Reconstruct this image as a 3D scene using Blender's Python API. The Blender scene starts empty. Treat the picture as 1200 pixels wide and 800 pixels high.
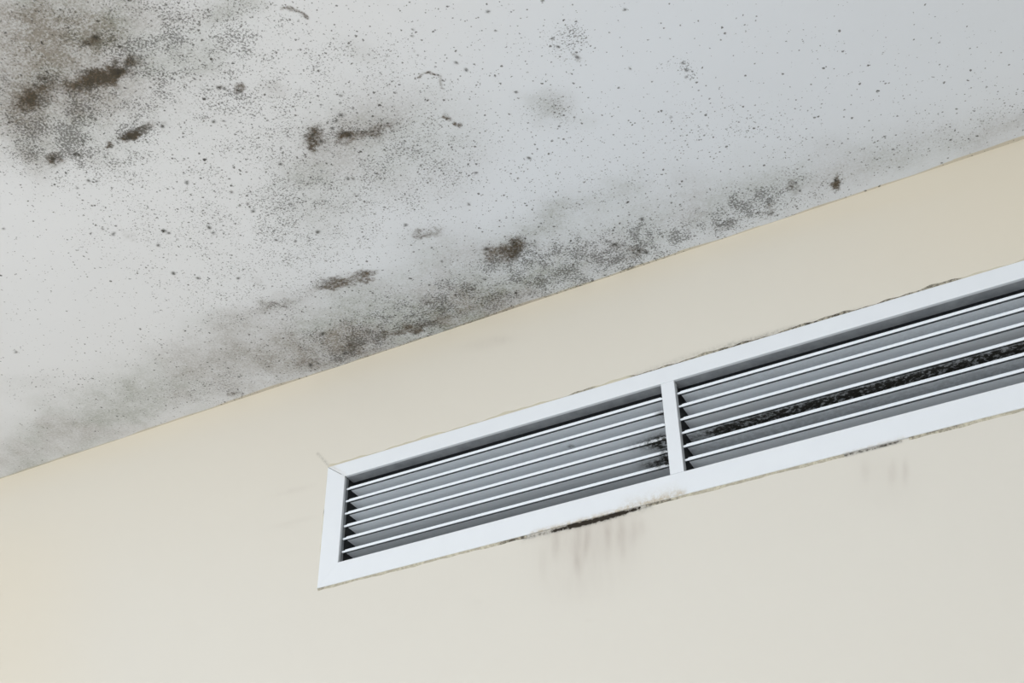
import bpy, bmesh, math, random
import numpy as np
from mathutils import Vector, Matrix

random.seed(7)
SC = bpy.context.scene
COL = SC.collection

# ------------------------------------------------------------------ camera
S = 0.75                      # metres per fitted unit
ZB = 2.90 - 0.5853193 * S     # height of the grille's lower outer edge
FPX, PITCH, YAW, ROLL, DIST, CZ = 1439.3447, 0.6429599, -0.4683660, -0.0159883, 1.9668772, -1.1584805
_F = np.array([math.sin(YAW) * math.cos(PITCH), math.cos(YAW) * math.cos(PITCH), math.sin(PITCH)])
_R0 = np.array([math.cos(YAW), -math.sin(YAW), 0.0])
_U0 = np.cross(_R0, _F)
_R = _R0 * math.cos(ROLL) + _U0 * math.sin(ROLL)
_U = -_R0 * math.sin(ROLL) + _U0 * math.cos(ROLL)
_C = np.array([0.0, -DIST * S, ZB + CZ * S])
cam_d = bpy.data.cameras.new('camera')
cam_d.sensor_width = 36.0
cam_d.lens = FPX * 36.0 / 1200.0
cam_d.clip_start = 0.02
cam = bpy.data.objects.new('camera', cam_d)
COL.objects.link(cam)
m = Matrix.Identity(4)
for i in range(3):
    m[i][0], m[i][1], m[i][2], m[i][3] = _R[i], _U[i], -_F[i], _C[i]
cam.matrix_world = m
SC.camera = cam

# ------------------------------------------------------------------ light
SC.view_settings.view_transform = 'Standard'
SC.view_settings.look = 'None'
SC.view_settings.gamma = 1.0
SC.view_settings.use_curve_mapping = False
SC.view_settings.exposure = -0.26
SC.cycles.max_bounces = 8
SC.cycles.diffuse_bounces = 6

w = bpy.data.worlds.new('daylight')
SC.world = w
w.use_nodes = True
bg = w.node_tree.nodes['Background']
bg.inputs[0].default_value = (0.80, 0.90, 1.0, 1)
bg.inputs[1].default_value = 1.0

def area(name, loc, target, sx, sy, power, col):
    l = bpy.data.lights.new(name, 'AREA')
    l.shape = 'RECTANGLE'; l.size = sx; l.size_y = sy
    l.energy = power; l.color = col
    o = bpy.data.objects.new(name, l); COL.objects.link(o)
    o.location = loc
    o.rotation_euler = (Vector(target) - Vector(loc)).to_track_quat('-Z', 'Y').to_euler()
    return o

WIN = (-3.7, 0.7, 0.25, 2.45)          # window opening x0, x1, z0, z1 in the front wall
area('window_daylight', ((WIN[0] + WIN[1]) / 2, -3.62, 1.35), ((WIN[0] + WIN[1]) / 2, 0, 1.25), 4.3, 2.1, 150, (0.97, 0.985, 1.0))

# ------------------------------------------------------------------ node helpers
def mat(name):
    mt = bpy.data.materials.new(name); mt.use_nodes = True
    nt = mt.node_tree
    return mt, nt, nt.nodes['Principled BSDF']

class N:
    def __init__(s, nt): s.nt = nt
    def lk(s, a, b): s.nt.links.new(a, b)
    def put(s, inp, v):
        if hasattr(v, 'is_linked'): s.lk(v, inp)
        else: inp.default_value = v
    def math(s, op, a, b=0.0, c=None, clamp=False):
        n = s.nt.nodes.new('ShaderNodeMath'); n.operation = op; n.use_clamp = clamp
        s.put(n.inputs[0], a); s.put(n.inputs[1], b)
        if c is not None: s.put(n.inputs[2], c)
        return n.outputs[0]
    def mix(s, f, a, b):
        n = s.nt.nodes.new('ShaderNodeMix'); n.data_type = 'RGBA'
        s.put(n.inputs[0], f); s.put(n.inputs[6], a); s.put(n.inputs[7], b)
        return n.outputs[2]
    def attr(s, name):
        n = s.nt.nodes.new('ShaderNodeAttribute'); n.attribute_name = name
        return n.outputs['Fac']
    def pos(s, scale=(1, 1, 1)):
        n = s.nt.nodes.new('ShaderNodeTexCoord')
        mp = s.nt.nodes.new('ShaderNodeMapping'); mp.inputs['Scale'].default_value = scale
        s.lk(n.outputs['Object'], mp.inputs['Vector'])
        return mp.outputs[0]
    def noise(s, vec, scale, detail=2.0, rough=0.5):
        n = s.nt.nodes.new('ShaderNodeTexNoise')
        s.lk(vec, n.inputs['Vector'])
        n.inputs['Scale'].default_value = scale; n.inputs['Detail'].default_value = detail
        n.inputs['Roughness'].default_value = rough
        return n.outputs['Fac']
    def voronoi(s, vec, scale, rnd=1.0):
        n = s.nt.nodes.new('ShaderNodeTexVoronoi')
        s.lk(vec, n.inputs['Vector'])
        n.inputs['Scale'].default_value = scale; n.inputs['Randomness'].default_value = rnd
        sep = s.nt.nodes.new('ShaderNodeSeparateColor'); s.lk(n.outputs['Color'], sep.inputs[0])
        return n.outputs['Distance'], sep.outputs[0], sep.outputs[1]
    def ramp(s, v, a, b):
        n = s.nt.nodes.new('ShaderNodeMapRange'); n.interpolation_type = 'SMOOTHSTEP'
        s.put(n.inputs[0], v); s.put(n.inputs[1], a); s.put(n.inputs[2], b)
        return n.outputs[0]
    def bump(s, bsdf, h, strength, dist):
        n = s.nt.nodes.new('ShaderNodeBump'); n.inputs['Strength'].default_value = strength
        n.inputs['Distance'].default_value = dist
        s.lk(h, n.inputs['Height']); s.lk(n.outputs[0], bsdf.inputs['Normal'])

def dots(n, vec, scale, dens, rmin, rmax):
    """Round mould colonies: each voronoi cell holds one, kept where its random number is below the density."""
    wn = n.nt.nodes.new('ShaderNodeTexNoise'); n.lk(vec, wn.inputs['Vector'])
    wn.inputs['Scale'].default_value = scale * 2.2; wn.inputs['Detail'].default_value = 1
    vm = n.nt.nodes.new('ShaderNodeVectorMath'); vm.operation = 'MULTIPLY_ADD'
    n.lk(wn.outputs['Color'], vm.inputs[0]); vm.inputs[1].default_value = (0.7 / scale,) * 3; n.lk(vec, vm.inputs[2])
    d, r1, r2 = n.voronoi(vm.outputs[0], scale)
    rad = n.math('MULTIPLY_ADD', n.math('POWER', r2, 3.0), rmax - rmin, rmin)
    inside = n.math('SUBTRACT', 1.0, n.ramp(n.math('DIVIDE', d, rad), 0.45, 1.15))
    keep = n.math('LESS_THAN', r1, dens)
    return n.math('MULTIPLY', inside, keep)

# ------------------------------------------------------------------ materials
def ceiling_material():
    mt, nt, b = mat('mouldy_ceiling_paint'); n = N(nt)
    v = n.pos()
    film, brown, speck, cream = n.attr('film'), n.attr('brown'), n.attr('speck'), n.attr('cream')
    cool = n.attr('cool')
    base = n.mix(cool, (0.715, 0.720, 0.732, 1), (0.705, 0.738, 0.787, 1))
    base = n.mix(n.math('MULTIPLY', n.noise(v, 9, 3), 0.10), base, (0.5, 0.5, 0.49, 1))
    base = n.mix(cream, base, (0.63, 0.58, 0.48, 1))
    # soft film, broken up by fine grain
    f1 = n.noise(v, 16, 4, 0.6)
    grain = n.math('MULTIPLY_ADD', n.noise(v, 260, 2, 0.8), 0.55, n.math('MULTIPLY', n.noise(v, 75, 5, 0.8), 0.45))
    fm = n.math('MULTIPLY', n.math('MULTIPLY_ADD', f1, 1.5, 0.25), n.math('MULTIPLY_ADD', n.ramp(grain, 0.36, 0.64), 0.8, 0.60))
    ff = n.math('MULTIPLY', film, fm, clamp=True)
    fcol = n.mix(n.ramp(n.noise(v, 7, 2), 0.4, 0.6), (0.25, 0.26, 0.215, 1), (0.25, 0.228, 0.195, 1))
    c = n.mix(ff, base, fcol)
    # brown blotches, ragged: dense cores, peppered rims
    g = n.noise(v, 55, 6, 0.85)
    g2 = n.noise(v, 200, 3, 0.8)
    gg = n.math('ADD', n.math('MULTIPLY', g, 0.5), n.math('MULTIPLY', g2, 0.5))
    rag = n.ramp(n.math('ADD', gg, n.math('MULTIPLY', brown, 0.34)), 0.50, 0.78)
    bb = n.math('MULTIPLY', n.math('ADD', n.math('MULTIPLY', brown, 0.32), n.math('MULTIPLY', rag, n.ramp(brown, 0.03, 0.40))), 0.82, clamp=True)
    bcol = n.mix(n.noise(v, 30, 2), (0.045, 0.032, 0.018, 1), (0.15, 0.115, 0.078, 1))
    c = n.mix(bb, c, bcol)
    # specks, patchy
    patch = n.math('MULTIPLY_ADD', n.ramp(n.noise(v, 26, 4, 0.7), 0.36, 0.64), 0.95, 0.50)
    dens = n.math('ADD', n.math('MULTIPLY', speck, patch), n.math('MULTIPLY', brown, 0.55))
    fine = n.noise(v, 300, 2, 0.7)
    th = n.math('MULTIPLY_ADD', dens, -0.20, 0.70)
    s1 = n.math('MULTIPLY', n.ramp(n.math('SUBTRACT', fine, th), 0.0, 0.15), 0.68)
    s4 = n.math('MULTIPLY', dots(n, v, 330, n.math('MULTIPLY', dens, 0.6), 0.2, 0.6), 0.68)
    s2 = n.math('MULTIPLY', dots(n, v, 190, n.math('MULTIPLY', dens, 0.5), 0.12, 0.50), 0.8)
    s3 = n.math('MULTIPLY', dots(n, v, 95, n.math('MULTIPLY', dens, 0.30), 0.08, 0.33), 0.92)
    s = n.math('MAXIMUM', n.math('MAXIMUM', s1, s4), n.math('MAXIMUM', s2, s3))
    c = n.mix(s, c, n.mix(n.noise(v, 20, 1), (0.05, 0.042, 0.03, 1), (0.04, 0.04, 0.036, 1)))
    c = n.mix(n.math('MULTIPLY', n.attr('spot'), n.math('MULTIPLY_ADD', n.noise(v, 300, 2), 0.6, 0.6), clamp=True), c, (0.035, 0.032, 0.024, 1))
    n.lk(c, b.inputs['Base Color'])
    b.inputs['Roughness'].default_value = 0.85
    b.inputs['Specular IOR Level'].default_value = 0.2
    n.bump(b, n.noise(v, 120, 4, 0.6), 0.12, 0.002)
    return mt

def wall_material():
    mt, nt, b = mat('cream_wall_paint'); n = N(nt)
    v = n.pos()
    grime, edge, drip = n.attr('grime'), n.attr('edge'), n.attr('drip')
    base = n.mix(n.noise(v, 3.0, 3), (0.585, 0.562, 0.508, 1), (0.575, 0.550, 0.496, 1))
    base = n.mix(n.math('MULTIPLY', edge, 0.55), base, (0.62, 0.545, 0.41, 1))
    vv = n.pos((60, 60, 14))
    dr = n.math('MULTIPLY', drip, n.math('MULTIPLY_ADD', n.noise(vv, 1.0, 3, 0.6), 1.6, 0.1), clamp=True)
    c = n.mix(dr, base, (0.37, 0.325, 0.29, 1))
    gg = n.math('MULTIPLY', grime, n.math('MULTIPLY_ADD', n.ramp(n.noise(v, 160, 3, 0.7), 0.35, 0.65), 0.9, 0.35), clamp=True)
    c = n.mix(gg, c, (0.022, 0.017, 0.011, 1))
    n.lk(c, b.inputs['Base Color'])
    b.inputs['Roughness'].default_value = 0.8
    b.inputs['Specular IOR Level'].default_value = 0.25
    n.bump(b, n.noise(v, 45, 4, 0.6), 0.08, 0.002)
    return mt

def metal_paint(name, c1, c2, rough=0.45, streak=(2, 60, 60), grime_col=(0.03, 0.03, 0.025, 1)):
    mt, nt, b = mat(name); n = N(nt)
    v = n.pos(streak)
    b.inputs['Metallic'].default_value = 0.0
    c = n.mix(n.noise(v, 3.0, 4, 0.6), c1, c2)
    # grey mixed in as painted shade: reveals, grooves and blades
    painted_shade = n.math('MULTIPLY', n.attr('painted_shade'), n.math('MULTIPLY_ADD', n.noise(v, 6.0, 4, 0.7), 0.7, 0.65), clamp=True)
    c = n.mix(painted_shade, c, (0.16, 0.175, 0.19, 1))
    gr = n.attr('grime')
    v2 = n.pos()
    g = n.ramp(n.noise(v2, 150, 4, 0.75), 0.36, 0.6)
    c = n.mix(n.math('MULTIPLY', gr, n.math('MULTIPLY_ADD', g, 0.8, 0.25), clamp=True), c, grime_col)
    n.lk(c, b.inputs['Base Color'])
    b.inputs['Roughness'].default_value = rough
    b.inputs['Specular IOR Level'].default_value = 0.4
    return mt

def plain(name, col, rough=0.7, scale=8):
    mt, nt, b = mat(name); n = N(nt)
    c2 = tuple(x * 0.88 for x in col[:3]) + (1,)
    n.lk(n.mix(n.noise(n.pos(), scale, 3), col, c2), b.inputs['Base Color'])
    b.inputs['Roughness'].default_value = rough
    return mt

M_CEIL = ceiling_material()
M_WALL = wall_material()
M_FRAME = metal_paint('white_painted_frame', (0.665, 0.69, 0.715, 1), (0.625, 0.65, 0.68, 1), 0.5, (6, 6, 6), (0.40, 0.33, 0.22, 1))
M_SLAT = metal_paint('white_enamel_slat', (0.84, 0.885, 0.92, 1), (0.74, 0.79, 0.84, 1), 0.45)
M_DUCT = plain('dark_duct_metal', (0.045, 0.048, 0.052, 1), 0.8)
M_SEAL = metal_paint('beige_sealant', (0.60, 0.56, 0.45, 1), (0.50, 0.46, 0.36, 1), 0.8, (30, 30, 30), (0.05, 0.042, 0.03, 1))
M_FLOOR = plain('pale_floor', (0.60, 0.605, 0.61, 1), 0.6)
M_SIDE = plain('plain_wall_paint', (0.64, 0.61, 0.55, 1), 0.8)
M_WIN = plain('white_window_paint', (0.75, 0.75, 0.75, 1), 0.5)

# ------------------------------------------------------------------ geometry helpers
def add_box(bm, x0, x1, y0, y1, z0, z1):
    vs = [bm.verts.new(p) for p in ((x0, y0, z0), (x1, y0, z0), (x1, y1, z0), (x0, y1, z0), (x0, y0, z1), (x1, y0, z1), (x1, y1, z1), (x0, y1, z1))]
    for f in ((0, 3, 2, 1), (4, 5, 6, 7), (0, 1, 5, 4), (1, 2, 6, 5), (2, 3, 7, 6), (3, 0, 4, 7)):
        bm.faces.new([vs[i] for i in f])

def obj(name, bm, material, parent=None, bevel=0.0, smooth=False):
    me = bpy.data.meshes.new(name)
    bmesh.ops.recalc_face_normals(bm, faces=bm.faces)
    bm.to_mesh(me); bm.free()
    me.materials.append(material)
    o = bpy.data.objects.new(name, me); COL.objects.link(o)
    if parent is not None: o.parent = parent
    if smooth: me.shade_smooth()
    if bevel:
        md = o.modifiers.new('bevel', 'BEVEL'); md.width = bevel; md.segments = 2; md.limit_method = 'ANGLE'
    return o

def struct(name, bm, material):
    o = obj(name, bm, material); o['kind'] = 'structure'; return o

def to_px(P):
    v = P - _C
    f = v @ _F
    return 600 + FPX * (v @ _R) / f, 400 - FPX * (v @ _U) / f

def wall_at(px, py, y=0.0):
    d = _F * FPX + _R * (px - 600) - _U * (py - 400)
    t = (y - _C[1]) / d[1]
    return _C + d * t

def axis(a, b, fa, fb, step):
    """grid lines: coarse from a to fa, fine from fa to fb, coarse to b"""
    out = [a] if a < fa else []
    out += list(np.linspace(fa, fb, int(round((fb - fa) / step)) + 1))
    if b > fb: out.append(b)
    return np.array(out)

def grid_mesh(name, us, vs, place, material, fields, skip=None):
    U, V = np.meshgrid(us, vs)
    P = place(U.ravel(), V.ravel())
    nu, nv = len(us), len(vs)
    i, j = np.meshgrid(np.arange(nu - 1), np.arange(nv - 1))
    a = (j * nu + i).ravel()
    if skip is not None:
        cu = ((us[:-1] + us[1:]) / 2)[i.ravel()]; cv = ((vs[:-1] + vs[1:]) / 2)[j.ravel()]
        a = a[~skip(cu, cv)]
    F = np.stack([a, a + 1, a + 1 + nu, a + nu], 1)
    me = bpy.data.meshes.new(name)
    me.vertices.add(len(P)); me.vertices.foreach_set('co', P.astype(np.float32).ravel())
    me.loops.add(F.size); me.loops.foreach_set('vertex_index', F.ravel().astype(np.int32))
    me.polygons.add(len(F)); me.polygons.foreach_set('loop_start', (np.arange(len(F)) * 4).astype(np.int32))
    me.update(calc_edges=True)
    me.materials.append(material)
    for k, fn in fields.items():
        at = me.attributes.new(k, 'FLOAT', 'POINT')
        at.data.foreach_set('value', fn(P).astype(np.float32))
    o = bpy.data.objects.new(name, me); COL.objects.link(o)
    o['kind'] = 'structure'
    return o

def blobs(px, py, lst):
    """sum of soft ellipses given as (centre x, y, half width, half height, tilt in degrees, strength)"""
    out = np.zeros_like(px)
    for cx, cy, rx, ry, ang, st in lst:
        a = math.radians(ang)
        dx, dy = px - cx, py - cy
        u = (dx * math.cos(a) - dy * math.sin(a)) / rx
        v = (dx * math.sin(a) + dy * math.cos(a)) / ry
        out += st * np.exp(-(u * u + v * v) ** 1.25)
    return out

def strokes(px, py, lst):
    """soft polylines: (list of points, half width, strength)"""
    out = np.zeros_like(px)
    for pts, wd, st in lst:
        d2 = np.full_like(px, 1e9)
        for (x0, y0), (x1, y1) in zip(pts[:-1], pts[1:]):
            L2 = (x1 - x0) ** 2 + (y1 - y0) ** 2
            t = np.clip(((px - x0) * (x1 - x0) + (py - y0) * (y1 - y0)) / L2, 0, 1)
            d2 = np.minimum(d2, (px - x0 - t * (x1 - x0)) ** 2 + (py - y0 - t * (y1 - y0)) ** 2)
        out += st * np.exp(-d2 / (wd * wd))
    return out

def sstep(x, a, b):
    t = np.clip((x - a) / (b - a), 0, 1); return t * t * (3 - 2 * t)

def pxy(P):
    x, y = to_px(P)
    ok = (P - _C) @ _F > 0.2
    return np.where(ok, x, -9999), np.where(ok, y, -9999)

_RNG = np.random.RandomState(11)
_LAT = _RNG.uniform(-1, 1, (6, 97, 97))
def vnoise(x, y, k):
    xi, yi = np.floor(x).astype(int), np.floor(y).astype(int)
    fx, fy = x - xi, y - yi
    fx, fy = fx * fx * (3 - 2 * fx), fy * fy * (3 - 2 * fy)
    L = _LAT[k]; g = lambda a, b: L[a % 97, b % 97]
    return (g(xi, yi) * (1 - fx) + g(xi + 1, yi) * fx) * (1 - fy) + (g(xi, yi + 1) * (1 - fx) + g(xi + 1, yi + 1) * fx) * fy
def warp(P, px, py, amp, size):
    """irregular outlines: shifts by fractal noise laid out in metres on the ceiling"""
    u, v = P[:, 0] / size + 31.3, P[:, 1] / size + 17.7
    dx = vnoise(u, v, 0) + .5 * vnoise(u * 2.1, v * 2.1, 1) + .3 * vnoise(u * 4.3, v * 4.3, 2)
    dy = vnoise(u, v, 3) + .5 * vnoise(u * 2.1, v * 2.1, 4) + .3 * vnoise(u * 4.3, v * 4.3, 5)
    return px + amp * dx, py + amp * .8 * dy

def above_edge(px, py):           # how far above the wall-ceiling line
    return (559.5 - 0.3312 * px) - py

# ------------------------------------------------------------------ room dimensions
X0, X1, Y0, Y1, ZF, ZC = -4.6, 2.2, -3.5, 0.0, 0.0, 2.90

# ------------------------------------------------------------------ ceiling
FILM = [(95, 55, 175, 115, 0, .30), (50, 40, 110, 80, 10, .22), (500, 366, 150, 28, 18, .12), (640, 300, 110, 40, 18, .12), (780, 245, 150, 40, 18, .10), (620, 262, 60, 22, 35, .14), (960, 215, 130, 26, 18, .08), (330, 418, 90, 24, 18, .05), (560, 350, 80, 22, 18, .12), (20, 150, 34, 55, 20, .34), (40, 20, 90, 40, 0, .22), (20, 60, 60, 50, 0, .14), (100, 25, 50, 30, 0, .12), (75, 140, 45, 35, 0, .16),
        (230, 68, 42, 24, -15, .20), (270, 8, 34, 16, 5, .30), (180, 80, 26, 16, -10, .18), (110, 110, 60, 26, 20, .25), (60, 60, 30, 20, 0, .1), (110, 46, 18, 22, 0, .45),
        (90, 175, 60, 24, 10, .16), (30, 100, 40, 30, 0, .15), (155, 22, 60, 20, 0, .10),
        (440, 165, 110, 62, 12, .26), (372, 220, 52, 56, 0, .20), (430, 150, 50, 26, 10, .15), (500, 200, 60, 50, 0, .10), (420, 60, 28, 12, -15, .12), (318, 105, 18, 9, 0, .16),
        (645, 122, 27, 17, 0, .26), (645, 122, 40, 28, 0, .05), (690, 138, 20, 10, 0, .08),
        (260, 425, 135, 44, 17, .30), (150, 470, 140, 34, 18, .24), (60, 520, 110, 30, 18, .30), (20, 545, 50, 14, 18, .15), (350, 395, 90, 34, 18, .24), (430, 360, 80, 30, 18, .20),
        (470, 385, 100, 26, 18, .24), (400, 410, 70, 18, 18, .17), (560, 345, 90, 32, 18, .26), (500, 320, 80, 30, 20, .16), (650, 320, 80, 28, 18, .20), (520, 290, 50, 26, 10, .16),
        (640, 260, 55, 14, 32, .20), (700, 235, 50, 16, 20, .14), (740, 215, 20, 12, 10, .18), (760, 270, 90, 36, 18, .12), (860, 240, 110, 26, 18, .13), (980, 205, 110, 24, 18, .12),
        (1100, 160, 120, 24, 18, .16), (1170, 150, 60, 16, 18, .18), (1010, 165, 60, 26, 18, .06), (900, 200, 80, 30, 15, .06), (320, 352, 70, 14, 17, .16), (410, 335, 40, 14, 12, .18),
        (30, 450, 46, 14, 0, .12), (260, 380, 60, 20, 15, .08), (340, 320, 60, 10, 0, .03)]
BROWN = [(116, 92, 40, 15, 18, .66), (104, 96, 24, 12, 20, .2), (139, 85, 8, 7, 0, .5), (155, 69, 9, 6, 0, .35), (42, 110, 28, 18, 25, .48), (33, 122, 14, 11, 0, .45), (60, 92, 26, 10, 30, .25),
         (110, 45, 13, 14, 0, .38), (104, 50, 7, 5, 0, .2), (152, 161, 9, 6, 20, .85), (168, 153, 15, 5, 28, .5), (190, 148, 8, 4, 0, .25), (63, 188, 11, 9, 0, .55), (35, 185, 14, 10, 0, .25), (129, 171, 4, 4, 0, .7),
         (88, 132, 22, 12, 20, .25), (15, 100, 18, 16, 0, .18), (35, 12, 22, 10, 10, .22), (5, 88, 8, 10, 0, .2), (165, 75, 26, 14, 10, .2), (210, 55, 22, 14, 20, .14), (250, 20, 14, 9, 0, .12), (75, 165, 30, 16, 0, .14),
         (260, 102, 8, 5, 0, .4), (281, 105, 6, 6, 0, .5), (10, 150, 20, 26, 0, .12),
         (370, 161, 16, 12, 0, .62), (372, 176, 14, 10, 0, .2), (403, 160, 10, 9, 0, .5), (425, 157, 30, 9, 12, .38), (450, 148, 22, 8, 20, .22), (440, 130, 30, 12, 0, .08), (318, 105, 13, 6, 0, .16),
         (521, 139, 9, 4, -10, .35), (536, 144, 6, 2.5, 0, .4), (482, 62, 3, 5, 0, .3), (398, 135, 6, 4, 0, .2),
         (594, 294, 30, 13, 20, .58), (572, 294, 8, 9, 0, .3), (610, 286, 14, 8, 20, .2), (500, 273, 22, 7, 5, .36), (486, 275, 8, 6, 0, .15), (406, 329, 38, 9, 14, .56), (432, 321, 10, 8, 0, .25), (375, 335, 12, 6, 0, .18),
         (320, 358, 20, 6, 8, .34), (345, 352, 14, 6, 10, .2), (285, 372, 26, 6, 15, .16), (300, 331, 8, 6, 0, .22), (150, 278, 10, 6, 0, .22), (191, 271, 8, 5, 0, .2),
         (495, 352, 13, 6, 15, .32), (505, 345, 14, 5, 0, .15), (640, 247, 24, 6, 15, .10),
         (722, 289, 14, 8, 0, .25), (748, 294, 14, 8, 10, .42), (724, 305, 24, 5, 10, .2), (690, 318, 40, 10, 18, .12), (560, 362, 60, 7, 18, .2), (475, 388, 34, 6, 18, .40), (404, 411, 20, 8, 10, .30), (430, 402, 24, 7, 15, .2),
         (364, 425, 20, 9, 10, .30), (360, 410, 10, 16, 0, .12), (375, 391, 8, 5, 0, .3), (275, 459, 7, 5, 10, .40), (222, 462, 6, 4, 0, .2), (500, 375, 40, 10, 18, .2), (440, 385, 50, 10, 18, .14),
         (646, 122, 23, 13, 0, .12), (929, 219, 12, 8, 0, .42), (978, 213, 7, 8, 0, .70), (906, 240, 5, 7, 0, .3), (900, 250, 14, 5, 15, .3), (850, 265, 20, 6, 20, .3), (824, 247, 16, 8, 0, .16), (677, 68, 4, 4, 0, .3)]
ARCS = [([(329, 10), (338, 9), (350, 14), (358, 21)], 2.2, .55), ([(490, 91), (495, 85), (503, 83), (512, 87)], 1.8, .55), ([(515, 88), (517, 98), (519, 104)], 2.0, .35), ([(518, 137), (527, 139)], 2.0, .3), ([(532, 144), (541, 145)], 1.8, .5),
        ([(540, 385), (590, 368), (600, 364)], 2.5, .18), ([(440, 412), (520, 388), (600, 362)], 3, .25), ([(355, 435), (440, 408)], 3, .2)]
SPECK = [(80, 70, 190, 130, 0, .55), (60, 150, 80, 60, 0, .45), (230, 40, 120, 70, 0, .45), (200, 180, 160, 80, 0, .18), (280, 150, 200, 120, 0, .20), (260, 280, 160, 80, 0, .20), (150, 270, 80, 30, 0, .2),
         (110, 160, 60, 40, 0, .3), (80, 170, 50, 25, 0, .35), (205, 235, 60, 40, 0, .14), (250, 270, 40, 20, 0, .2), (220, 320, 60, 30, 0, .12), (100, 330, 160, 60, 0, .06), (380, 60, 120, 60, 0, .30), (400, 160, 110, 70, 0, .40), (400, 260, 110, 60, 0, .28), (500, 120, 90, 90, 0, .22),
         (500, 200, 80, 50, 0, .3), (340, 260, 60, 50, 0, .25), (330, 330, 120, 40, 10, .30), (260, 390, 110, 36, 17, .18), (330, 420, 120, 32, 18, .30), (460, 378, 120, 34, 18, .75), (560, 340, 100, 36, 18, .55), (660, 318, 70, 34, 18, .95), (740, 292, 60, 30, 18, .85),
         (690, 290, 80, 24, 10, .45), (840, 258, 80, 20, 18, .85), (890, 235, 60, 26, 18, .45), (960, 225, 60, 20, 18, .40), (595, 294, 40, 20, 20, .5), (560, 240, 130, 60, 10, .18), (700, 230, 90, 40, 15, .22), (640, 150, 60, 40, 0, .2), (646, 122, 28, 18, 0, .55),
         (672, 42, 18, 16, 0, .6), (677, 68, 8, 6, 0, .4), (805, 80, 9, 14, 0, .9), (785, 75, 10, 6, 0, .5), (738, 80, 7, 5, 0, .4), (850, 99, 6, 4, 0, .5), (732, 11, 4, 3, 0, .7), (650, 55, 16, 20, 0, .4), (640, 60, 60, 50, 0, .12),
         (780, 180, 180, 70, 0, .14), (830, 140, 60, 20, 0, .2), (1000, 120, 200, 60, 10, .10), (1050, 175, 120, 30, 15, .26), (1160, 140, 60, 24, 15, .3), (900, 170, 100, 40, 0, .12), (800, 40, 300, 60, 0, .045),
         (60, 450, 70, 18, 0, .28), (120, 480, 130, 40, 18, .12), (220, 455, 60, 20, 15, .3), (280, 455, 50, 20, 15, .3), (20, 400, 40, 20, 0, .12), (150, 410, 60, 26, 0, .14), (300, 370, 60, 22, 0, .2), (404, 411, 40, 16, 15, .6), (260, 102, 14, 6, 0, .8), (281, 108, 8, 10, 0, .8), (250, 142, 14, 4, 10, .5)]

# single dark colonies: x, y, radius
SPOTS = [(150, 162, 4.5), (129, 172, 3.2), (190, 148, 3), (88, 180, 3), (257, 102, 3.2), (263, 104, 2.4), (280, 106, 3.4), (250, 143, 2.8), (263, 142, 2.2), (139, 85, 4.5), (154, 69, 3.6), (148, 72, 2.6), (112, 44, 4), (104, 52, 3), (40, 100, 3), (52, 92, 3), (63, 187, 3.6), (98, 165, 3), (176, 152, 2.4),
         (245, 266, 3.2), (250, 273, 2.6), (192, 271, 2.8), (198, 273, 2.2), (186, 287, 2.4), (133, 274, 2.6), (120, 268, 2.2), (219, 214, 2.8), (271, 225, 2.8), (291, 238, 2.2), (297, 247, 2.6), (280, 241, 2.2), (203, 320, 2.4), (232, 326, 2.4), (279, 326, 2.2), (19, 412, 2.4), (4, 268, 2), (104, 211, 2.4), (113, 213, 2.4), (90, 220, 2),
         (400, 112, 2.6), (399, 135, 3.2), (395, 142, 2.8), (390, 151, 2.4), (546, 82, 2.6), (534, 74, 2.6), (572, 13, 2.6), (483, 42, 2.6), (484, 34, 2), (557, 203, 2.4), (407, 209, 2.6), (414, 210, 2.4), (329, 192, 2.6), (372, 191, 2.2), (372, 272, 3), (323, 281, 2.6), (346, 283, 2.4), (410, 159, 2.6), (366, 158, 3), (376, 166, 2.8),
         (549, 239, 2.4), (475, 264, 2.2), (518, 306, 2.2), (567, 327, 2.4), (752, 257, 2.6), (571, 292, 3.2), (603, 284, 2.8), (720, 287, 3), (748, 293, 3.2), (742, 296, 2.6), (757, 296, 2.4), (378, 391, 3), (404, 414, 3.4), (364, 428, 3), (555, 339, 2.6), (636, 1, 2.2), (731, 11, 2.4), (677, 67, 3), (654, 55, 2.4), (605, 108, 2), (738, 81, 2.2), (620, 185, 2.4), (786, 137, 2.2), (805, 82, 2.6), (804, 90, 2.2), (801, 74, 2.4), (979, 211, 3)]
def f_spot(P):
    px, py = pxy(P)
    wx, wy = warp(P, px, py, 1.2, .006)
    out = np.zeros_like(px)
    for x, y, r in SPOTS:
        out = np.maximum(out, np.exp(-(((wx - x) ** 2 + ((wy - y) * 1.15) ** 2) / (r * .8) ** 2) ** 1.4))
    return out

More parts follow.
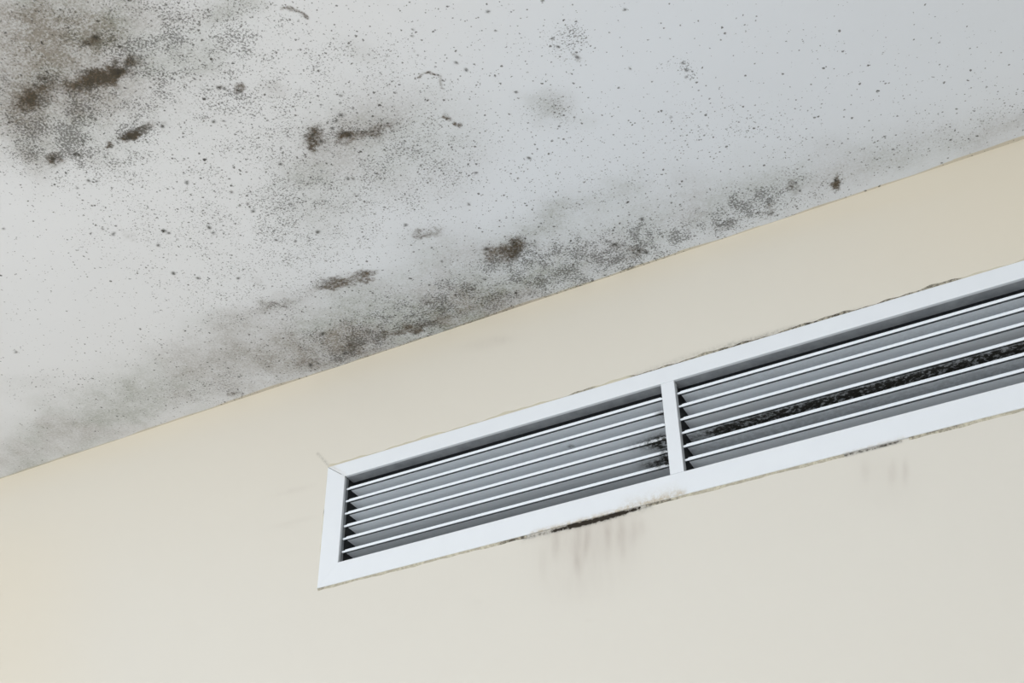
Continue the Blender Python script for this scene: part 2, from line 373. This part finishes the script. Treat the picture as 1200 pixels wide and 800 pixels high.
def f_film(P):
    px, py = pxy(P); d = above_edge(px, py)
    f = blobs(*warp(P, px, py, 10, .05), FILM)
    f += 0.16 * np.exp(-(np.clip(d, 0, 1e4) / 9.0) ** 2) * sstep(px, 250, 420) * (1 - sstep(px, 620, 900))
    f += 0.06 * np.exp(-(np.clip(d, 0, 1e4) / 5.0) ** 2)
    return np.clip(f, 0, .9)
def f_brown(P):
    px, py = pxy(P)
    return np.clip(blobs(*warp(P, px, py, 5.5, .014), BROWN) + strokes(*warp(P, px, py, 2, .012), ARCS), 0, 1.0)
def f_speck(P):
    px, py = pxy(P)
    return np.clip(blobs(*warp(P, px, py, 10, .03), SPECK) * 1.06 + 0.035, 0, 1.1)
def f_cool(P):
    px, py = pxy(P)
    return sstep(px + 0.5 * py, 350, 800)
def f_cream(P):
    x = P[:, 0]
    wv = 0.0022 + 0.0016 * np.sin(x * 9.1 + 1) + 0.0012 * np.sin(x * 23.7) + 0.0008 * np.sin(x * 61 + 2) + 0.0012 * (np.sin(x * 14.3 + .6) > .55)
    return 1 - sstep(-P[:, 1], wv, wv + 0.0022)

xs = axis(X0, X1, -2.00, 0.26, 0.0022)
ys = axis(Y0, Y1, -0.96, 0.0, 0.0022)
ys = np.unique(np.concatenate([ys, np.linspace(-0.012, 0, 13)]))
ceil = grid_mesh('ceiling', xs, ys, lambda u, v: np.stack([u, v, np.full_like(u, ZC)], 1), M_CEIL,
                 {'spot': f_spot, 'film': f_film, 'brown': f_brown, 'speck': f_speck, 'cool': f_cool, 'cream': f_cream})

# ------------------------------------------------------------------ the wall with the vent opening
# vent dimensions in world metres
FXL, FXR = -1.46976 * S, 0.190 * S
IXL, IXR = -1.42000 * S, 0.140 * S
MXL, MXR = -0.65681 * S, -0.62822 * S
ZO0, ZO1 = ZB, ZB + 0.300 * S
ZI0, ZI1 = ZB + 0.04914 * S, ZB + 0.26224 * S
FT = 0.0035            # how far the frame stands proud of the wall
DEEP = 0.040           # depth of the inner reveal

GRIME = [(700, 602, 60, 3.2, 16, .3), (655, 617, 40, 3, 16, .3), (1020, 524, 40, 2.5, 16, .3)]
DRIP = [(690, 640, 62, 52, 8, .22), (700, 625, 60, 26, 12, .16), (651, 636, 4, 18, 0, .42), (677, 640, 5, 26, 0, .40), (686, 640, 4, 22, -8, .38), (713, 624, 5, 18, 0, .45), (728, 624, 5, 20, 0, .32), (742, 626, 6, 16, 0, .34), (752, 618, 5, 10, 0, .2),
        (676, 664, 5, 12, 0, .2), (636, 660, 5, 18, 0, .16), (712, 648, 4, 12, 0, .14), (730, 646, 4, 10, 0, .14), (670, 690, 40, 18, 0, .07), (1014, 552, 5, 14, 0, .22), (1046, 552, 5, 14, 0, .28), (1061, 552, 4, 14, 0, .34), (1040, 570, 40, 26, 0, .08), (1022, 545, 20, 14, 0, .06),
        (346, 574, 22, 3, 14, .16), (342, 612, 24, 3, 14, .15), (338, 618, 12, 2, 10, .08), (570, 402, 30, 7, 10, .16), (588, 398, 12, 5, 0, .12), (440, 470, 60, 20, 0, .03), (560, 705, 6, 3, 0, .05), (690, 727, 5, 2, 0, .1)]
WEDGE = [([(372, 531), (386, 546)], 1.2, .34), ([(745, 440), (800, 420), (860, 402), (930, 384)], 3.2, .14), ([(850, 406), (950, 378), (1010, 361)], 2.0, .18)]
def g_grime(P):
    px, py = pxy(P)
    return np.clip(strokes(px, py, [([(668, 616.5), (700, 609), (730, 600.5)], 2.6, 2.0), ([(648, 622), (700, 609), (750, 595)], 1.5, 1.4), ([(614, 630.5), (655, 620), (700, 609), (762, 592)], 1.8, .5), ([(614, 631.5), (655, 622), (700, 611), (762, 594)], 4, .12), ([(990, 533.5), (1030, 523.5), (1055, 517)], 1.7, .85)]) + strokes(px, py, WEDGE), 0, 2.6)
def g_drip(P):
    px, py = pxy(P)
    return np.clip(.8 * blobs(px, py, DRIP), 0, .8)
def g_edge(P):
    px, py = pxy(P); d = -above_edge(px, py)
    e = np.exp(-(np.clip(d, 0, 1e4) / 24) ** 2) * .6 + np.exp(-(np.clip(d, 0, 1e4) / 170) ** 2) * .35  # yellowed paint at the ceiling line, plus a wide painted light gradient
    e += .7 * sstep(px, 800, 1250) * (1 - sstep(py, 240, 480))  # warmer light tone painted into the upper right
    e += .5 * (1 - sstep(px, 0, 160)) * sstep(py, 540, 700)  # warm light tone painted toward the lower left
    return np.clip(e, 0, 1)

hx0, hx1, hz0, hz1 = IXL - 0.010, IXR + 0.010, ZI0 - 0.010, ZI1 + 0.010
xs = np.unique(np.round(np.concatenate([axis(X0, X1, -2.00, 0.26, 0.0026), [hx0, hx1]]), 5))
zs = np.unique(np.round(np.concatenate([axis(ZF, ZC, 1.98, ZC, 0.0026), np.arange(ZO0 - .012, ZO0 + .004, .0013), [hz0, hz1]]), 5))
wall_b = grid_mesh('wall_back', xs, zs, lambda u, v: np.stack([u, np.zeros_like(u), v], 1), M_WALL,
                   {'grime': g_grime, 'drip': g_drip, 'edge': g_edge},
                   skip=lambda u, v: (u > hx0) & (u < hx1) & (v > hz0) & (v < hz1))

bm = bmesh.new(); add_box(bm, X0, X1, Y0, Y1, -0.1, ZF); struct('floor', bm, M_FLOOR)
bm = bmesh.new(); add_box(bm, X0 - .1, X0, Y0, Y1, ZF, ZC); struct('wall_left', bm, M_SIDE)
bm = bmesh.new(); add_box(bm, X1, X1 + .1, Y0, Y1, ZF, ZC); struct('wall_right', bm, M_SIDE)
bm = bmesh.new()
add_box(bm, X0, WIN[0], Y0 - .1, Y0, ZF, ZC); add_box(bm, WIN[1], X1, Y0 - .1, Y0, ZF, ZC)
add_box(bm, WIN[0], WIN[1], Y0 - .1, Y0, ZF, WIN[2]); add_box(bm, WIN[0], WIN[1], Y0 - .1, Y0, WIN[3], ZC)
struct('wall_front', bm, M_SIDE)
bm = bmesh.new()
for a, b_, c, d in ((WIN[0], WIN[0] + .05, WIN[2], WIN[3]), (WIN[1] - .05, WIN[1], WIN[2], WIN[3]), (WIN[0] + .05, WIN[1] - .05, WIN[2], WIN[2] + .05), (WIN[0] + .05, WIN[1] - .05, WIN[3] - .05, WIN[3]), (-1.13, -1.07, WIN[2] + .05, WIN[3] - .05)):
    add_box(bm, a, b_, Y0 - .08, Y0 - .03, c, d)
struct('window_1', bm, M_WIN)

# ------------------------------------------------------------------ the air vent
vent = bpy.data.objects.new('air_vent', None); COL.objects.link(vent)
vent.location = (FXL, 0, ZB)
vent['label'] = 'long white louvred air vent set in the cream wall below the mouldy ceiling'
vent['category'] = 'air vent'
bpy.context.view_layer.update()
ORG = Vector((FXL, 0, ZB))

def vpart(name, bm, material, label=None, grime=None, painted_shade=None, smooth=False, bevel=0.0):
    """a part of the vent: geometry is written in room coordinates, then moved to the vent's own origin"""
    if grime is not None:
        lay = bm.verts.layers.float.new('grime')
        P = np.array([v.co[:] for v in bm.verts])
        for v, g in zip(bm.verts, grime(P)): v[lay] = float(g)
    if painted_shade is not None:
        lay = bm.verts.layers.float.new('painted_shade')
        P = np.array([v.co[:] for v in bm.verts])
        for v, g in zip(bm.verts, painted_shade(P)): v[lay] = float(g)
    bmesh.ops.translate(bm, verts=bm.verts, vec=-ORG)
    o = obj(name, bm, material, vent, bevel=bevel, smooth=smooth)
    if label: o['label'] = label
    return o

def rail(a_out, b_out, a_in, b_in, gap_a, gap_b, steps, DEEP=0.02):
    """one mitred bar of the frame. out/in are (x, z) ends of the outer and inner edge; profile: face, outer lip and deep inner reveal"""
    a_out, b_out, a_in, b_in = (np.array(q, float) for q in (a_out, b_out, a_in, b_in))
    bm = bmesh.new()
    ax = (b_out - a_out) / np.linalg.norm(b_out - a_out)
    inn = a_in - a_out; inn = inn - ax * (inn @ ax); inn /= np.linalg.norm(inn)
    th = 0.0016
    # profile points: (fraction from outer to inner edge, extra shift inwards, y)
    prof = [(0, 0, -0.0006), (0, 0, -FT + .0008), (0, .0008, -FT), (.08, 0, -FT), (.18, 0, -FT), (.3, 0, -FT), (.5, 0, -FT), (.8, 0, -FT), (1, -.0010, -FT), (1, -.0003, -FT + .0003), (1, 0, -FT + .0010), (1, 0, .0015), (1, 0, .0025), (1, 0, DEEP), (1, -th, DEEP), (1, -th, -FT + th), (0, th, -FT + th), (0, th, -0.0006)]
    rings = []
    for s in range(steps + 1):
        t = s / steps
        ring = []
        for fr, sh, y in prof:
            p0 = a_out + (a_in - a_out) * fr; p1 = b_out + (b_in - b_out) * fr
            # keep the mitre plane for shifted points
            ka = (a_in - a_out) / max(abs((a_in - a_out) @ inn), 1e-9); kb = (b_in - b_out) / max(abs((b_in - b_out) @ inn), 1e-9)
            p0 = p0 + ka * sh + ax * gap_a; p1 = p1 + kb * sh - ax * gap_b
            q = p0 + (p1 - p0) * t
            ring.append(bm.verts.new((q[0], y, q[1])))
        rings.append(ring)
    n = len(prof)
    for r0, r1 in zip(rings[:-1], rings[1:]):
        for k in range(n):
            bm.faces.new((r0[k], r0[(k + 1) % n], r1[(k + 1) % n], r1[k]))
    bm.faces.new(rings[0]); bm.faces.new(rings[-1][::-1])
    return bm

OUT = {'tl': (FXL, ZO1), 'tr': (FXR, ZO1), 'bl': (FXL, ZO0), 'br': (FXR, ZO0)}
INN = {'tl': (IXL, ZI1), 'tr': (IXR, ZI1), 'bl': (IXL, ZI0), 'br': (IXR, ZI0)}
def fr_grime(P):
    px, py = pxy(P)
    return np.clip(strokes(px, py, [([(625, 625), (700, 605.5), (740, 594), (800, 577)], 3.0, .75), ([(735, 590), (790, 575)], 7, .22), ([(388, 545), (404, 558)], 2.0, .3), ([(990, 531), (1060, 512)], 1.5, .3)]), 0, .8)
vpart('frame_rail', rail(OUT['tl'], OUT['tr'], INN['tl'], INN['tr'], .0009, .0001, 220, .022), M_FRAME, grime=fr_grime, painted_shade=lambda P: .8 * (P[:, 1] > .002))  # recess shade painted onto the inner reveal, likewise on the other rails
vpart('frame_rail', rail(OUT['bl'], OUT['br'], INN['bl'], INN['br'], .0001, .0001, 220), M_FRAME, grime=fr_grime, painted_shade=lambda P: .8 * (P[:, 1] > .002))
vpart('frame_rail', rail(OUT['tl'], OUT['bl'], INN['tl'], INN['bl'], .0003, .0001, 60, .009), M_FRAME, grime=fr_grime, painted_shade=lambda P: .8 * (P[:, 1] > .002))
vpart('frame_rail', rail(OUT['tr'], OUT['br'], INN['tr'], INN['br'], .0001, .0001, 20), M_FRAME, grime=fr_grime, painted_shade=lambda P: .8 * (P[:, 1] > .002))

# mullion
bm = bmesh.new()
add_box(bm, MXL, MXR, -FT + .0003, .009, ZI0 + .0002, ZI1 - .0002)
vpart('mullion', bm, M_FRAME, grime=lambda P: np.zeros(len(P)), bevel=.0007)

# slats
BEAD = 0.0036
def slat_bm(x0, x1, z, blade, steps=120, sag=0.0):
    """rounded front bead with a thin blade running back into the duct"""
    bm = bmesh.new()
    yb = 0.0045 * S
    r = BEAD / 2
    # bead
    prof = []
    for k in range(12):
        a = 2 * math.pi * k / 12
        prof.append((yb + r * .8 + math.cos(a) * r * .8, z + math.sin(a) * r))
    n = len(prof)
    def extr(prof, xa, xb):
        rings = []
        n = len(prof)
        for s in range(steps + 1):
            x = xa + (xb - xa) * s / steps
            rings.append([bm.verts.new((x, y, zz)) for y, zz in prof])
        for r0, r1 in zip(rings[:-1], rings[1:]):
            for k in range(n): bm.faces.new((r0[k], r0[(k + 1) % n], r1[(k + 1) % n], r1[k]))
        bm.faces.new(rings[0][::-1]); bm.faces.new(rings[-1])
    extr(prof, x0 + .0008, x1 - .0025)
    g = 0.0052
    t = 0.0007
    y0 = yb + .0075
    cols = [y0 + (blade - y0) * k / 6 for k in range(7)]
    low = [(y, z - t + sag * (y - y0)) for y in cols]; up = [(y, z + t + sag * (y - y0)) for y in cols[::-1]]
    extr(low + up, x0 + g, x1 - g)
    # channel that joins blade and bead: an open groove facing down
    ga, gb, gh, gt = yb + .0036, yb + .0070, z + .0038, .0005
    extr([(ga - gt, z + .0006), (ga, z + .0006), (ga, gh), (gb, gh), (gb, z - .0007), (gb + gt, z - .0007), (gb + gt, gh + gt), (ga - gt, gh + gt)], x0 + g, x1 - g)
    return bm

def slat_grime_shade(k, right):
    def fn(P):
        px, py = pxy(P)
        g = np.zeros(len(P))
        deep = sstep(P[:, 1], 0.004, 0.02)
        if not right:
            g += blobs(px, py, [(776, 517, 16, 9, 10, .9), (760, 520, 22, 7, 10, .5), (778, 541, 22, 6, 10, .7), (775, 485, 7, 5, 0, .7), (781, 533, 8, 12, 0, .8), (669, 523, 2.5, 2, 0, .9), (765, 545, 16, 5, 0, .4)])
        else:
            if k == 2:   # the blotched, blackened blade
                g += deep * (.25 + .75 * sstep(px, 800, 860)) * 1.5
            if k == 1: g += deep * .22
            if k == 5: g += .1 * deep
        g += 0.05 * sstep(P[:, 1], 0.024, 0.036)  # darker toward the blade's back edge
        g += .5 * (P[:, 1] > .0066) * (P[:, 1] < .0107)  # shadow line painted into the groove behind the bead
        return np.clip(g * 1.1, 0, 1.5)
    return fn

PITCHZ = 0.0312
BLADE_SHADE = [(.40, .30, 0, 0, 0, .05), (.0, .40, .25, .18, .08, .05)]     # shade painted into each slat's blade, lowest first
for right, (xa, xb) in enumerate(((IXL, MXL), (MXR, IXR))):
    for k in range(6):
        z = ZB + (0.0775 + PITCHZ * k) * S
        if right: z += 0.0008
        lab = None
        if right and k == 2: lab = 'slat blotched black with mould'
        dv = BLADE_SHADE[right][k]
        vpart('slat', slat_bm(xa, xb, z, 0.0352 if not right else .0368), M_SLAT, label=lab, grime=slat_grime_shade(k, right), painted_shade=lambda P: np.where(P[:, 1] < .0108, np.where(P[:, 1] > .0066, 1.35, .1), dv))  # shade painted by depth: dark groove, slightly toned bead, blade value

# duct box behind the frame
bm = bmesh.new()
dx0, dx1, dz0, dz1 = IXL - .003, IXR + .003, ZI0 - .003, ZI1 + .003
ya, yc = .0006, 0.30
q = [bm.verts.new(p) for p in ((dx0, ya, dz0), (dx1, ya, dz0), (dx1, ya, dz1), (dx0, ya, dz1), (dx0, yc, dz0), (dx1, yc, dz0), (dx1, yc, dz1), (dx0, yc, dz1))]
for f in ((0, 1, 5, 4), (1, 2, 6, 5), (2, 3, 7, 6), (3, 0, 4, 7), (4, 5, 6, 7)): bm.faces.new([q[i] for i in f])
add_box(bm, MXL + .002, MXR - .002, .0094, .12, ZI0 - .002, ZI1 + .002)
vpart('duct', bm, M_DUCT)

# sealant bead round the frame, ragged in width
def wob(s, seed):
    return .5 + .28 * math.sin(s * 37 + seed) + .2 * math.sin(s * 91 + seed * 2.1) + .16 * math.sin(s * 203 + seed * 1.3)
def seal(bm, p0, p1, outward, wmin, wmax, seed, gaps=(), step=.003, hgt=0.0022):
    p0, p1, o = np.array(p0), np.array(p1), np.array(outward)
    L = np.linalg.norm(p1 - p0); n = int(L / step); prev = None
    for s in range(n + 1):
        t = s / n; c = p0 + (p1 - p0) * t
        sx = t * L
        if any(a < c[0] < b for a, b in gaps): prev = None; continue
        wd = wmin + (wmax - wmin) * max(0, wob(sx, seed))
        h = hgt * (.7 + .3 * wob(sx * 1.7, seed + 3))
        a_, b_, e_ = c - o * .0002, c + o * wd * .45, c + o * wd
        r = [bm.verts.new((a_[0], .0, a_[1])), bm.verts.new((a_[0], -h, a_[1])), bm.verts.new((b_[0], -h * .65, b_[1])), bm.verts.new((e_[0], 0.0, e_[1]))]
        if prev:
            for k in range(4): bm.faces.new((prev[k], prev[(k + 1) % 4], r[(k + 1) % 4], r[k]))
        prev = r
gx = lambda px, py: wall_at(px, py)[0]
bm = bmesh.new()
seal(bm, (FXL, ZO1), (FXR, ZO1), (0, 1), .0025, .0075, 1.0)
seal(bm, (FXL, ZO0), (FXL, ZO1), (-1, 0), .001, .0035, 4.0)
seal(bm, (FXL, ZO0), (FXR, ZO0), (0, -1), .0024, .0044, 2.0, gaps=((gx(618, 628), gx(756, 592)), (gx(990, 533), gx(1064, 513))))
def seal_grime(P):
    px, py = pxy(P)
    g = strokes(px, py, [([(668, 461), (692, 456)], 5, .7), ([(745, 440), (800, 425), (960, 378), (1010, 360), (1120, 326)], 6, .85), ([(850, 406), (1000, 364)], 6, .35), ([(376, 590), (379, 600)], 3, .9), ([(374, 675), (376, 686)], 3, .8)])
    g += (P[:, 2] < ZO0 + .0005) * .42
    g += strokes(px, py, [([(590, 636), (620, 628)], 5, .5), ([(752, 593), (790, 583)], 5, .4), ([(1060, 514), (1120, 498)], 5, .3)])
    return np.clip(g, 0, .95)
vpart('sealant', bm, M_SEAL, label='ragged beige sealant with dark mould flecks', grime=seal_grime)
